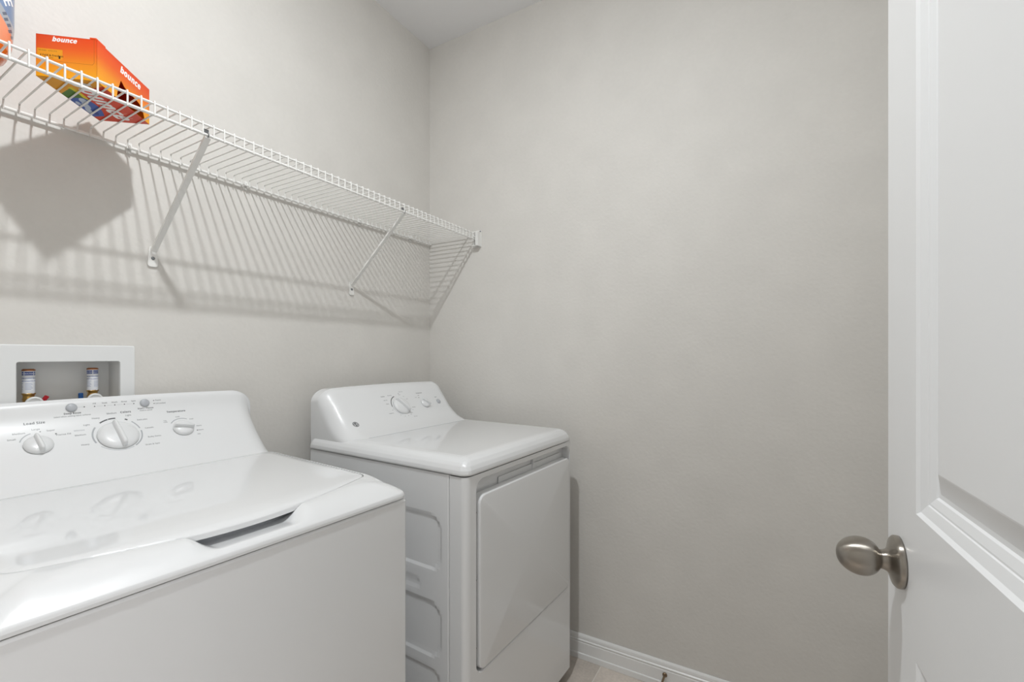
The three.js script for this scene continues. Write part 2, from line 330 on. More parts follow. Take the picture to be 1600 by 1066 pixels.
// ---- washer
{
  const W = 0.686, th = -3.3 * Math.PI / 180;
  const w = thing('washing_machine', 'white top load washing machine with three dials below the water valves', 'washer', [-0.982 - W * Math.cos(3.3 * Math.PI / 180), 0, 0.764 - W * Math.sin(3.3 * Math.PI / 180)], th);
  const fp = (i, y, r) => rrect(i, W - i, -0.70 + i, -i, r).map(([x, z]) => [x, y, -0.70 - z]);   // footprint ring
  mesh('body', toCreasedNormals(skin([fp(0.004, 0.022, 0.01), fp(0, 0.026, 0.012), fp(0, 0.926, 0.012), fp(0.003, 0.931, 0.01)], { capA: true, capB: true, uv: p => [p[0], p[1]] }), 0.5), M.enamel, w);
  for (const [x, z] of [[0.05, -0.05], [W - 0.05, -0.05], [0.05, -0.64], [W - 0.05, -0.64]]) mesh('foot', lathe([[0, 0.0005], [0.02, 0.0005], [0.02, 0.01], [0.01, 0.013], [0.01, 0.023], [0, 0.023]], 16).translate(x, 0, z), M.dark, w);
  // lid outline (bowed front) and outer outline sampled by angle about a common centre
  const cx = W / 2, cz = -0.30, N = 720;
  const front = x => -0.052 - 0.05 * Math.pow((x - 0.338) / 0.3, 2);
  const LX0 = 0.036, LX1 = 0.647, LZ = -0.5455;
  const insideLid = (x, z, g) => {                      // signed, negative inside: rounded intersection of four sides
    const a = [LX0 - g - x, x - LX1 - g, LZ - g - z, (z - front(x) - g) * 0.97], r = 0.022;
    const m = a.map(v => v + r), pos = m.filter(v => v > 0);
    return pos.length > 1 ? Math.hypot(...pos) - r : Math.max(...a);
  };
  const insideOuter = (x, z, g) => { const hx = W / 2 + 0.003 - g, hz = 0.359 - g, r = Math.max(0.028 - g, 0.004), qx = Math.abs(x - W / 2) - hx + r, qz = Math.abs(z + 0.356) - hz + r; return Math.hypot(Math.max(qx, 0), Math.max(qz, 0)) + Math.min(Math.max(qx, qz), 0) - r; };
  const trace = (fn, g) => { const o = []; for (let i = 0; i < N; i++) { const t = i / N * 2 * Math.PI, c = Math.cos(t), s = Math.sin(t); let a = 0.05, b = 0.8; for (let k = 0; k < 40; k++) { const m = (a + b) / 2; fn(cx + c * m, cz + s * m, g) < 0 ? a = m : b = m; } o.push([cx + c * a, cz + s * a]); } return o; };
  const ss = (a, b, v) => { const t = Math.min(1, Math.max(0, (v - a) / (b - a))); return t * t * (3 - 2 * t); };
  const rimY = d => 0.944 + 0.0345 * (1 - Math.pow(1 - Math.min(1, Math.max(0, d) / 0.1), 2));
  const lidY = z => rimY(-z) + 0.0075 * Math.min(1, Math.max(0, (-z - 0.1) / 0.45));
  const out0 = trace(insideOuter, 0), outIn = trace(insideOuter, 0.012), inn = trace(insideLid, 0.0018), inn2 = trace(insideLid, -0.012), inn3 = trace(insideLid, -0.035);
  const scoop = (x, z) => z < -0.25 ? 0 : ss(0.236, 0.278, x) * (1 - ss(0.402, 0.452, x));
  const Q = 30, nose = [];
  for (let k = 0; k <= Q; k++) {
    const f = Math.pow(k / Q, 1.35);
    nose.push(out0.map(([ox, oz], i) => {
      const [ix, iz] = inn[i], x = ox + (ix - ox) * f, z = oz + (iz - oz) * f, wd = Math.hypot(ix - ox, iz - oz), t = Math.min(1, wd * f / Math.min(wd, 0.1));
      const top = lidY(iz), base = 0.9395 + (top - 0.9395) * (0.13 * Math.min(1, t / 0.02) + 0.87 * (1 - Math.pow(1 - t, 2)));
      const fl = 0.9525 - 0.0075 * ss(0, 0.085, -z), h = 0.0045, m = Math.max(h - Math.abs(base - fl), 0) / h, low = Math.min(base, fl) - m * m * h / 4;
      return [x, base + (low - base) * scoop(x, z), z];
    }));
  }
  const at = (pts, y) => pts.map(([x, z]) => [x, y(x, z), z]);
  const mixS = (a, b) => (x, z) => { const sc = scoop(x, z); return a(z) * (1 - sc) + b * sc; };
  const last = nose[Q];
  const under = [outIn.map(([x, z]) => [x, 0.9345, z]), out0.map(([x, z]) => [x, 0.9345, z]), nose[0]];
  const inner = [last, at(inn, mixS(z => lidY(z) - 0.016, 0.9458)), at(inn2, mixS(z => lidY(z) - 0.016, 0.9445)), at(inn3, mixS(() => 0.945, 0.942))];
  mesh('top_cover', [toCreasedNormals(skin(under), 0.5), skin(nose), toCreasedNormals(skin(inner), 0.9)], M.plastic, w);
  const tub = trace(insideLid, -0.034);
  mesh('tub_cover', toCreasedNormals(skin([tub.map(([x, z]) => [x, 0.936, z]), tub.map(([x, z]) => [x, 0.962, z - 0.002])], { capA: true, capB: true }), 0.5), M.greyPlastic, w);
  const lidR = [[-0.004, -0.0125], [0, -0.011], [0, -0.003], [-0.0012, -0.0009], [-0.0035, 0]].map(([g, dy]) => trace(insideLid, g).map(([x, z]) => [x, lidY(z) + dy + 0.0008, z]));
  for (const g of [-0.02, -0.06, -0.12, -0.2]) lidR.push(trace(insideLid, g).map(([x, z]) => [x, lidY(z) + 0.0008, z]));
  const lid = mesh('lid', toCreasedNormals(skin(lidR, { capA: true, capB: true }), 0.6), M.plastic, w);
  lid.userData = { label: 'flat glossy white lid with a bowed front edge' };
  const prof = [[-.47, .955], [-.53, .977], [-.563, .992], [-.60, 1.022], [-.637, 1.056], [-.672, 1.094], [-.692, 1.124], [-.703, 1.152], [-.712, 1.163]];
  const TW = 2048, TH = 1024;
  const tex = canvasTex(TW, TH, (g, w_, h_) => {
    g.fillStyle = PANEL_WHITE; g.fillRect(0, 0, w_, h_);
    const p = printer(g, w_, h_), grey = '#a9acb0', sm = 5.2, B = { bold: true, c: '#26282c' };
    p.text('Load Size', .1764, .2766, 7.6, B);
    p.text('Small', .137, .2393, sm); p.text('Medium', .1495, .2536, sm); p.text('Large', .1769, .2603, sm); p.text('Super', .201, .2539, sm); p.text('Precise Fill', .221, .2391, sm);
    p.arc(.1767, .2228, .029, -75, -18, 2.2, grey); p.dot(.1835, .253, 1.1); p.dot(.2085, .243, 1.6);
    p.line(.252, .3068, .264, .3064, .5, grey); p.dot(.2657, .3063, 1.3);
    p.text('Deep Rinse', .243, .2926, 5.6, B); p.text('Select when adding fabric softener', .243, .2858, 4.1);
    for (const [t, x] of [['Fill', .2852], ['Soak', .305], ['Wash', .325], ['Rinse', .3448], ['Spin', .3646]]) { p.text(t, x, .3130, 4.8); p.dot(x, .3055, 1.3); }
    p.line(.289, .3055, .301, .3055, .4, grey); p.line(.309, .3055, .321, .3055, .4, grey); p.line(.329, .3055, .341, .3055, .4, grey); p.line(.349, .3055, .361, .3055, .4, grey);
    p.text('Start / Pause', .389, .2907, 5.4, B); p.text('Hold to cancel', .389, .2849, 4.1);
    p.dot(.409, .3102, 1.2); p.dot(.4094, .3019, 1.2); p.text('Pause', .4125, .3104, 4.6, { align: 'left' }); p.text('Lid Locked', .4125, .3017, 4.6, { align: 'left' });
    p.text('Colors', .345, .2847, 7, B); p.text('Medium', .3165, .2838, sm); p.text('Light', .349, .2745, sm); p.text('Heavy', .284, .2742, sm);
    p.text('Light', .2645, .2581, sm); p.text('Whites', .2495, .2452, 5.6, { bold: true, c: '#b4b6ba' }); p.text('Medium', .2495, .2316, sm); p.text('Heavy', .2535, .2022, sm);
    p.text('Delicates', .376, .2585, sm); p.text('Casuals', .386, .2311, sm); p.text('Bulky Items', .391, .2017, sm); p.text('Drain & Spin', .3815, .1779, sm);
    const dx = .3189, ds = .2209;
    p.arc(dx, ds, .0485, -38, 4, 3.2, '#3c3e42'); p.arc(dx, ds, .0485, 26, 33, 3.2, '#3c3e42');
    p.arc(dx, ds, .0485, 44, 76, 2.6, grey); p.arc(dx, ds, .0485, 84, 145, 3.0, grey); p.arc(dx, ds, .0485, -112, -55, 3.4, grey); p.arc(dx, ds, .0485, 150, 232, 2.0, '#bfc2c5');
    for (const a of [-38, -15, 4]) p.dot(dx + .0485 * Math.sin(a * Math.PI / 180), ds + .0485 * Math.cos(a * Math.PI / 180), 1, '#eee');
    p.text('Temperature', .4568, .2742, 6.8, B); p.text('Tap', .425, .2475, 4.2); p.text('Cold', .425, .2428, 4.2); p.text('Cold', .4564, .2565, 4.6); p.text('Cool', .488, .2455, 4.6);
    p.text('Warm', .494, .2200, 4.6, { align: 'left' }); p.text('Warm', .495, .2050, 4.6, { align: 'left' }); p.text('Hot', .489, .1915, 4.6, { align: 'left' });
    p.arc(.4625, .2193, .031, -55, 28, 2.2, grey); p.dot(.4925, .2050, 1.6);
  });
  const cm = new THREE.MeshPhysicalMaterial({ map: tex, roughness: 0.35, clearcoat: 0.8, clearcoatRoughness: 0.06 });
  const c = consoleGeo(prof, W, -0.718, 0.94, 0.012, TW, TH, PPM, 0.006);
  mesh('console', c.geo, cm, w).userData = { label: 'white control console printed with wash settings' };
  knob(w, 'load_size_knob', c, .1765, .2165, .0245, .021, 0.16, .0048);
  knob(w, 'cycle_dial', c, .3189, .2170, .041, .024, 0.12, .0062);
  knob(w, 'temperature_knob', c, .4610, .2165, .0245, .021, 1.35, .0048);
  roundButton(w, c, .2421, .3065, .0105); roundButton(w, c, .3882, .3050, .0105);
}

// ---- dryer
{
  const W = 0.672, YB = 0.015, th = -3 * Math.PI / 180;
  const d = thing('clothes_dryer', 'white front load dryer in the corner with a flush square door', 'dryer', [-0.797, 0.033, 0.8044], th); d.scale.setScalar(0.974);
  // cabinet (sides, back) behind the front panel; left side carries pressed panels
  mesh('cabinet', [box(0.006, W, YB, 0.931, -0.735, -0.063)], M.enamel, d);
  const sdf = (y, z, y0, y1, z0, z1, r) => { const qy = Math.abs(y - (y0 + y1) / 2) - (y1 - y0) / 2 + r, qz = Math.abs(z - (z0 + z1) / 2) - (z1 - z0) / 2 + r; return Math.hypot(Math.max(qy, 0), Math.max(qz, 0)) + Math.min(Math.max(qy, qz), 0) - r; };
  const rects = [[.639, .805, -.62, -.093, .045, .0036], [.569, .604, -.50, -.176, .017, .0018], [.383, .546, -.62, -.093, .045, .0036], [.10, .350, -.62, -.093, .045, .0036]];
  const sm = (a, b, v) => { const t = Math.min(1, Math.max(0, (v - a) / (b - a))); return t * t * (3 - 2 * t); };
  {
    const zs = [-0.0625, -0.0635], ys = [];
    for (let i = 0; i <= 66; i++) zs.push(-0.064 - i * 0.003);
    for (let i = 1; i <= 30; i++) zs.push(-0.262 - i * 0.0157);
    for (let i = 0; i <= 300; i++) ys.push(YB + (0.931 - YB) * i / 300);
    const rings = zs.map((z, j) => ys.map(y => {
      let dep = 0; for (const r of rects) dep = Math.max(dep, r[5] * (1 - sm(-0.007, 0.0, sdf(y, z, ...r))));
      return [j === 0 ? 0.006 : j === 1 ? 0.0006 : dep, y, z];
    }));
    mesh('side_panel', toCreasedNormals(skin(rings, { closed: false, uv: p => [p[2], p[1]] }), 1.0), M.enamel, d).userData = { label: 'side panel with pressed rounded rectangles' };
  }
  // front panel with door recess, rounded into the left side
  const R = 0.02, R2 = 0.008, hole = [0.05, 0.6645, 0.345, 0.912];
  const grow = e => rrect(hole[0] - e, hole[1] + e, hole[2] - e, hole[3] + e, 0.032 + e);
  const s = shapeOf([[R, YB], [W - R2, YB], [W - R2, 0.93], [R, 0.93]]); s.holes.push(shapeOf(grow(0.0035).reverse()));
  const col = (x0, z0, r, a0, a1, ze, xe) => { const o = []; for (let i = 0; i <= 10; i++) { const a = a0 + (a1 - a0) * i / 10; o.push([x0 + r * Math.cos(a), z0 + r * Math.sin(a)]); } return o; };
  const sweep = pts => skin([YB, 0.93].map(y => pts.map(([x, z]) => [x, y, z])), { closed: false, uv: p => [p[0], p[1]] });
  const left = [[0, -0.0605], ...col(R, -R, R, Math.PI, Math.PI / 2)], right = [...col(W - R2, -R2, R2, Math.PI / 2, 0), [W, -0.062]];
  const lip = skin([[0.0035, 0], [0.0022, -0.0006], [0.0008, -0.002], [0, -0.0045], [0, -0.032]].map(([e, z]) => grow(e).map(p => [...p, z])), { uv: p => [p[0], p[1]] });
  const topEdge = new THREE.ShapeGeometry(shapeOf([[0.004, -0.06], [W, -0.062], [W, -R2], [W - R2, 0], [R, 0], [0.006, -0.006], [0, -R]])).rotateX(Math.PI / 2).translate(0, 0.93, 0);
  mesh('front_panel', [new THREE.ShapeGeometry(s), sweep(left), sweep(right), toCreasedNormals(lip, 0.7), new THREE.ShapeGeometry(shapeOf(grow(0.001))).translate(0, 0, -0.032), topEdge], new THREE.MeshPhysicalMaterial({ color: 0xeaebec, roughness: 0.32, clearcoat: 1, clearcoatRoughness: 0.05, side: THREE.DoubleSide }), d);
  const dr = e => rrect(0.062 + e, 0.6615 - e, 0.3485 + e, 0.866 - e, 0.027 - e);
  const door = mesh('door', toCreasedNormals(skin([[0.004, -0.027], [0, -0.025], [0, -0.004], [0.001, -0.0005], [0.003, 0.0015], [0.0065, 0.0025], [0.0085, 0.0025]].map(([e, z]) => dr(e).map(p => [...p, z])), { capA: true, capB: true, uv: p => [p[0], p[1]] }), 0.5), M.enamel, d);
  mesh('liner', rbox(0.20, 0.635, 0.80, 0.886, -0.0305, -0.0275, 0.001), M.plastic, door);
  mesh('grip_tab', rbox(0.41, 0.415, 0.868, 0.905, -0.0315, -0.022, 0.001), M.plastic, door);
  for (const y of [.816, .618, .419]) mesh('screw', rod([0.0555, y, -0.031], [0.0555, y, -0.008], 0.0035), M.dark, door);
  for (const [x, z] of [[0.05, -0.05], [W - 0.05, -0.05], [0.05, -0.67], [W - 0.05, -0.67]]) mesh('foot', lathe([[0, -0.0336], [0.02, -0.0336], [0.02, -0.02], [0.01, -0.017], [0.01, YB + 0.001], [0, YB + 0.001]], 16).translate(x, 0, z), M.dark, d);
  mesh('base', box(0.02, W - 0.02, YB, YB + 0.004, -0.7, -0.01), M.seam, d);
  // top
  const tr = (e, y) => rrect(-0.004 + e, W + 0.004 - e, -0.752 + e, 0.005 - e, Math.max(0.030 - e * 0.45, 0.006), 10).map(([x, z]) => [x, y, -0.747 - z]);
  const lv = [tr(0.012, 0.9345), tr(0.0005, 0.9345), tr(0, 0.9355), tr(0, 0.941)];
  for (let k = 1; k <= 18; k++) { const t = k / 18, e = 0.05 * Math.pow(t, 1.5); lv.push(tr(e, 0.941 + 0.041 * Math.pow(1 - Math.pow(1 - e / 0.05, 2.3), 1 / 1.7))); }
  lv.push(tr(0.06, 0.982));
  mesh('top', toCreasedNormals(skin(lv, { capA: true, capB: true }), 0.8), M.plastic, d).userData = { label: 'rounded glossy white top' };
  mesh('seam', rod([0.075, 0.9818, -0.4975], [W - 0.075, 0.9818, -0.4975], 0.0011, 8), M.button, d).userData = { label: 'thin grey joint between top and console' };
  const prof = [[-.44, .955], [-.495, .980], [-.55, 1.003], [-.595, 1.038], [-.640, 1.092], [-.662, 1.117], [-.682, 1.140], [-.70, 1.149]];
  const TW = 2048, TH = 1024;
  const tex = canvasTex(TW, TH, (g, w_, h_) => {
    g.fillStyle = PANEL_WHITE; g.fillRect(0, 0, w_, h_);
    const p = printer(g, w_, h_), sm = 5, B = { bold: true, c: '#26282c' };
    // round monogram emblem
    const ex = p.X(.0797), ey = p.Y(.1545), er = .0125 * PPM;
    g.fillStyle = '#2f3237'; g.beginPath(); g.arc(ex, ey, er, 0, 7); g.fill();
    g.strokeStyle = '#d9dbdd'; g.lineWidth = er * .1; g.beginPath(); g.arc(ex, ey, er * .8, 0, 7); g.stroke();
    for (let k = 0; k < 4; k++) { const a = k * Math.PI / 2 + .8; g.beginPath(); g.arc(ex + Math.cos(a) * er * .7, ey + Math.sin(a) * er * .7, er * .16, a + 1, a + 5); g.stroke(); }
    g.fillStyle = '#e6e8ea'; g.font = `italic bold ${er * .95}px serif`; g.textAlign = 'center'; g.textBaseline = 'middle'; g.fillText('GE', ex, ey + er * .04);
    const dx = .337, ds = .2120;
    p.arc(dx, ds, .0475, -92, -14, 3.2, '#36383c'); p.arc(dx, ds, .0470, -160, -96, 1.2, '#9da0a4');
    p.text('Cottons', .2665, .2625, sm, B); p.text('More Dry', .304, .2645, sm); p.text('Less Dry', .271, .2440, sm); p.text('Damp', .272, .2255, sm); p.text('Timed Dry', .266, .1800, sm);
    p.text('Easy Care', .374, .2785, sm, { c: '#85888c' }); p.text('Delicates', .400, .1960, 4.6); p.text('Off', .356, .2700, 4.6); p.text('Minutes', .378, .1480, sm, { c: '#85888c' });
    for (const [a, t] of [[22, 'More'], [42, 'Dry'], [60, 'Less'], [120, '60'], [138, '50'], [156, '40'], [174, '30'], [192, '20'], [212, '10'], [252, 'Off']]) p.text(t, dx + .0575 * Math.sin(a * Math.PI / 180), ds + .0560 * Math.cos(a * Math.PI / 180), 4.2);
    p.text('Temperature', .474, .2641, 5.6, B); p.text('Low', .4412, .2430, 4.6); p.text('Med', .463, .2520, 4.6); p.text('High', .458, .2405, 4.2);
    p.text('Start', .5617, .2353, 5.4, B);
  });
  const cm = new THREE.MeshPhysicalMaterial({ map: tex, roughness: 0.35, clearcoat: 0.8, clearcoatRoughness: 0.06 });
  const c = consoleGeo(prof, W, -0.747, 0.94, 0.010, TW, TH, PPM, 0.006);
  mesh('console', c.geo, cm, d).userData = { label: 'white control console with a round emblem' };
  knob(d, 'timer_dial', c, .338, .2080, .040, .026, 0.55, .0065);
  knob(d, 'temperature_knob', c, .479, .2100, .0235, .020, 0.75, .0048);
  roundButton(d, c, .5644, .2106, .0115);
}

// ---------------------------------------------------------------- water outlet box and valves
{
  const b = thing('outlet_box', 'white plastic washer outlet box set in the wall', 'outlet box', [0, 0, 0]);
  const X0 = -1.504, X1 = -1.245, Y0 = 1.0, Y1 = 1.302, hx0 = -1.470, hx1 = -1.2785, hy0 = 1.04, hy1 = 1.260;
  const rr = (e, z) => rrect(X0 + e, X1 - e, Y0 + e, Y1 - e, 0.004, 4).map(p => [...p, z]);
  const hh = (e, z) => rrect(hx0 - e, hx1 + e, hy0 - e, hy1 + e, 0.004 + e, 4).map(p => [...p, z]);
  const sh = shapeOf(rrect(X0 + 0.002, X1 - 0.002, Y0 + 0.002, Y1 - 0.002, 0.004, 4)); sh.holes.push(shapeOf(rrect(hx0 - 0.0015, hx1 + 0.0015, hy0 - 0.0015, hy1 + 0.0015, 0.0055, 4).reverse()));
  mesh('frame', [toCreasedNormals(skin([rr(0, 0.0005), rr(0, 0.005), rr(0.002, 0.0068)]), 0.6), new THREE.ShapeGeometry(sh).translate(0, 0, 0.0068), toCreasedNormals(skin([hh(0.0015, 0.0068), hh(0, 0.005), hh(0, 0)]), 0.8)], new THREE.MeshPhysicalMaterial({ color: 0xe9eaea, roughness: 0.4, side: THREE.DoubleSide }), b);
  mesh('recess', [toCreasedNormals(skin([hh(0, 0.0002), hh(0, -0.064)], { capB: true }), 0.5)], new THREE.MeshPhysicalMaterial({ color: 0xf2f3f2, roughness: 0.45, side: THREE.DoubleSide }), b);
  const labelTex = canvasTex(512, 512, (g, w, h) => {
    g.fillStyle = '#e9ebf0'; g.fillRect(0, 0, w, h);
    const row = (y, t, px, c) => { g.font = `bold ${px}px sans-serif`; g.fillStyle = c; g.textAlign = 'center'; for (const x of [64, 192, 320, 448]) g.fillText(t, x, y); };
    g.fillStyle = '#1f3e8c'; for (const x of [64, 192, 320, 448]) g.fillRect(x - 58, 40, 116, 74);
    row(92, 'WATER', 36, '#f2f4fa'); row(190, 'HAMMER', 30, '#24408f'); row(250, 'ARRESTER', 26, '#24408f');
    g.fillStyle = '#a3acc6'; for (let y = 285; y < 440; y += 26) for (let x = 8; x < 500; x += 128) g.fillRect(x + 8, y, 70 + (y * 7 + x) % 34, 9);
  });
  const labelMat = new THREE.MeshPhysicalMaterial({ map: labelTex, roughness: 0.35 });
  const valve = (x, hot) => {
    const v = thing('shutoff_valve', hot ? 'brass hot water valve with red lever and white labelled arrester' : 'brass cold water valve with blue lever and white labelled arrester', 'valve', [x, 1.0405, -0.03], 0, 'valves in the outlet box');
    mesh('arrester', new THREE.CylinderGeometry(0.0113, 0.0113, 0.057, 32, 1, false).rotateY(hot ? 2.2 : 2.9).translate(0, 0.172, 0), labelMat, v).userData = { label: 'white labelled water hammer arrester' };
    mesh('cap', lathe([[0.0113, 0.198], [0.0119, 0.199], [0.0119, 0.201], [0.009, 0.203], [0, 0.203]], 28), M.copper, v);
    mesh('nut', lathe([[0, 0.119], [0.0105, 0.119], [0.0105, 0.126], [0.012, 0.128], [0.0105, 0.134], [0.0105, 0.139], [0.0128, 0.142], [0.0128, 0.1445], [0, 0.1445]], 6), M.brass, v);
    mesh('valve_body', [lathe([[0, 0.0], [0.011, 0.0], [0.011, 0.02], [0.0135, 0.022], [0.0135, 0.05], [0.0115, 0.054], [0.0115, 0.12], [0, 0.12]], 24), rod([0, 0.1, 0], [0, 0.1, 0.02], 0.011, 20)], M.brass, v);
    const side = hot ? 0.006 : 0.0;
    mesh('escutcheon', lathe([[0, 0], [0.0165, 0], [0.0165, 0.002], [0.014, 0.0045], [0.0115, 0.004], [0.010, 0.003], [0, 0.003]], 32).rotateX(Math.PI / 2).translate(side, 0.1195, 0.0155), M.boxPlastic, v);
    const lev = hot ? mesh('lever', rbox(-0.0045, 0.0045, 0, 0.032, -0.003, 0.003, 0.002).rotateZ(-0.55).translate(0.016, 0.108, 0.0), M.red, v) : mesh('lever', rbox(-0.0048, 0.0048, 0, 0.026, -0.003, 0.003, 0.002).translate(-0.0235, 0.112, 0.0), M.blue, v);
    lev.userData = { label: hot ? 'red lever' : 'blue lever' };
    mesh('stem', rod([0, 0.108, 0], [hot ? 0.018 : -0.024, hot ? 0.112 : 0.113, 0], 0.004), M.dark, v);
  };
  valve(-1.4424, true); valve(-1.3236, false);
}

// ---------------------------------------------------------------- wire shelf
{
  const s = thing('wire_shelf', 'white coated wire shelf on angled braces along the wall', 'shelf', [0, 0, 0]);
  const xl = XL + 0.006, xr = -0.006, zf = 0.303, yt = 1.8555, yb = 1.8305;
  const rail = (y, z, r, x1 = xr) => mesh('rail', rod([xl, y, z], [x1, y, z], r), M.wire, s);
  rail(1.8425, 0.0125, 0.0042); rail(1.8545, 0.245, 0.0030); rail(yt, zf - 0.0045, 0.0030); rail(yb, zf - 0.0045, 0.0038);
  const wireGeo = tube([[0, 1.838, 0.0175], [0, 1.853, 0.0175], [0, 1.858, 0.0205], [0, 1.8598, 0.030], [0, 1.8598, 0.29], [0, 1.8585, zf - 0.001], [0, 1.852, zf], [0, 1.827, zf]], 0.0019, 72, 7);
  for (let k = 0; ; k++) { const x = -0.0235 - k * 0.02535; if (x < xl + 0.01) break; const m = mesh('deck_wire', wireGeo, M.wire, s); m.position.x = x; }
  // braces
  for (const x of [-1.2025, -0.5025, -1.9025, -2.6025]) {
    const a = [x, 1.8255, zf - 0.004], b = [x, 1.572, 0.010];
    const L = Math.hypot(a[1] - b[1], a[2] - b[2]), ang = Math.atan2(a[2] - b[2], a[1] - b[1]);
    const ch = new THREE.ExtrudeGeometry(shapeOf([[-0.007, -0.003], [0.007, -0.003], [0.007, 0.004], [0.0055, 0.004], [0.0055, -0.0015], [-0.0055, -0.0015], [-0.0055, 0.004], [-0.007, 0.004]]), { depth: L, bevelEnabled: false }).rotateX(-Math.PI / 2).rotateX(ang);
    const br = mesh('brace', ch, M.wire, s); br.position.set(...b);
    const hook = mesh('hook', [new THREE.TorusGeometry(0.0058, 0.0015, 8, 20, 4.4).rotateY(Math.PI / 2).rotateX(0.4), rbox(-0.006, 0.006, 0.0055, 0.017, -0.009, -0.0055, 0.001)], M.screw, br);
    hook.position.set(0, 1.8305 - b[1], zf - 0.0045 - b[2]);
    const pl = rrect(-0.0115, 0.0115, -0.043, 0.012, 0.006, 6).map(([x, y]) => [x * (1 - 0.32 * Math.max(0, (y + 0.02) / 0.032)), y]);
    const foot = mesh('foot_plate', new THREE.ExtrudeGeometry(shapeOf(pl), { depth: 0.003, bevelEnabled: true, bevelSize: 0.001, bevelThickness: 0.001, bevelSegments: 2 }).translate(0, 0, 0.0015), M.wire, br);
    foot.position.set(0, 0, -b[2]);
    const sc = mesh('screw', lathe([[0, 0], [0.0048, 0], [0.0042, 0.002], [0.002, 0.0026], [0, 0.0026]], 18).rotateX(Math.PI / 2), M.screw, br);
    sc.position.set(0, -0.020, -b[2] + 0.0055);
  }
  // back wall clips
  for (const x of [-1.258, -0.943, -0.463, -0.149, -1.573, -1.888, -2.2, -2.52]) {
    const c = mesh('wall_clip', [new THREE.TorusGeometry(0.0062, 0.0022, 8, 20, 4.3).rotateZ(-0.5).rotateY(Math.PI / 2).translate(0, 0, 0.0125), rbox(-0.006, 0.006, -0.014, 0.014, 0.0005, 0.005, 0.002), rbox(-0.005, 0.005, 0.004, 0.013, 0.004, 0.013, 0.002)], M.wire, s);
    c.position.set(x, 1.8425, 0); c.scale.z = 1;
    mesh('screw', lathe([[0, 0], [0.004, 0], [0.003, 0.002], [0, 0.0024]], 14).rotateX(Math.PI / 2).translate(0, -0.010, 0.005), M.wire, c);
  }
  // end bracket on the right wall: plate, open pocket for the two front rails, screw tab
  const mk = (xw, sg) => {
    const e = new THREE.Group(); e.name = 'end_bracket'; e.position.set(xw, 0, 0); e.scale.x = sg; s.add(e);
    mesh('plate', rbox(-0.0045, -0.0006, 1.796, 1.876, 0.272, 0.3215, 0.0015), M.wire, e);
    mesh('housing', [rbox(-0.032, -0.004, 1.797, 1.866, 0.304, 0.319, 0.002), rbox(-0.032, -0.004, 1.797, 1.8015, 0.284, 0.3115, 0.001), rbox(-0.030, -0.004, 1.8385, 1.8425, 0.286, 0.3095, 0.001), rbox(-0.032, -0.004, 1.862, 1.866, 0.296, 0.3115, 0.001)], M.wire, e);
    mesh('slot', [box(-0.008, -0.0046, 1.803, 1.837, 0.286, 0.3072), box(-0.008, -0.0046, 1.8435, 1.861, 0.286, 0.3072)], M.dark, e);  // dark blocks standing in for the shade inside the pocket
    mesh('screw', lathe([[0, 0], [0.004, 0], [0.003, 0.002], [0, 0.0024]], 14).rotateZ(Math.PI / 2).translate(-0.0045, 1.870, 0.3165), M.screw, e);
  };
  mk(0, 1); mk(XL, -1);
}

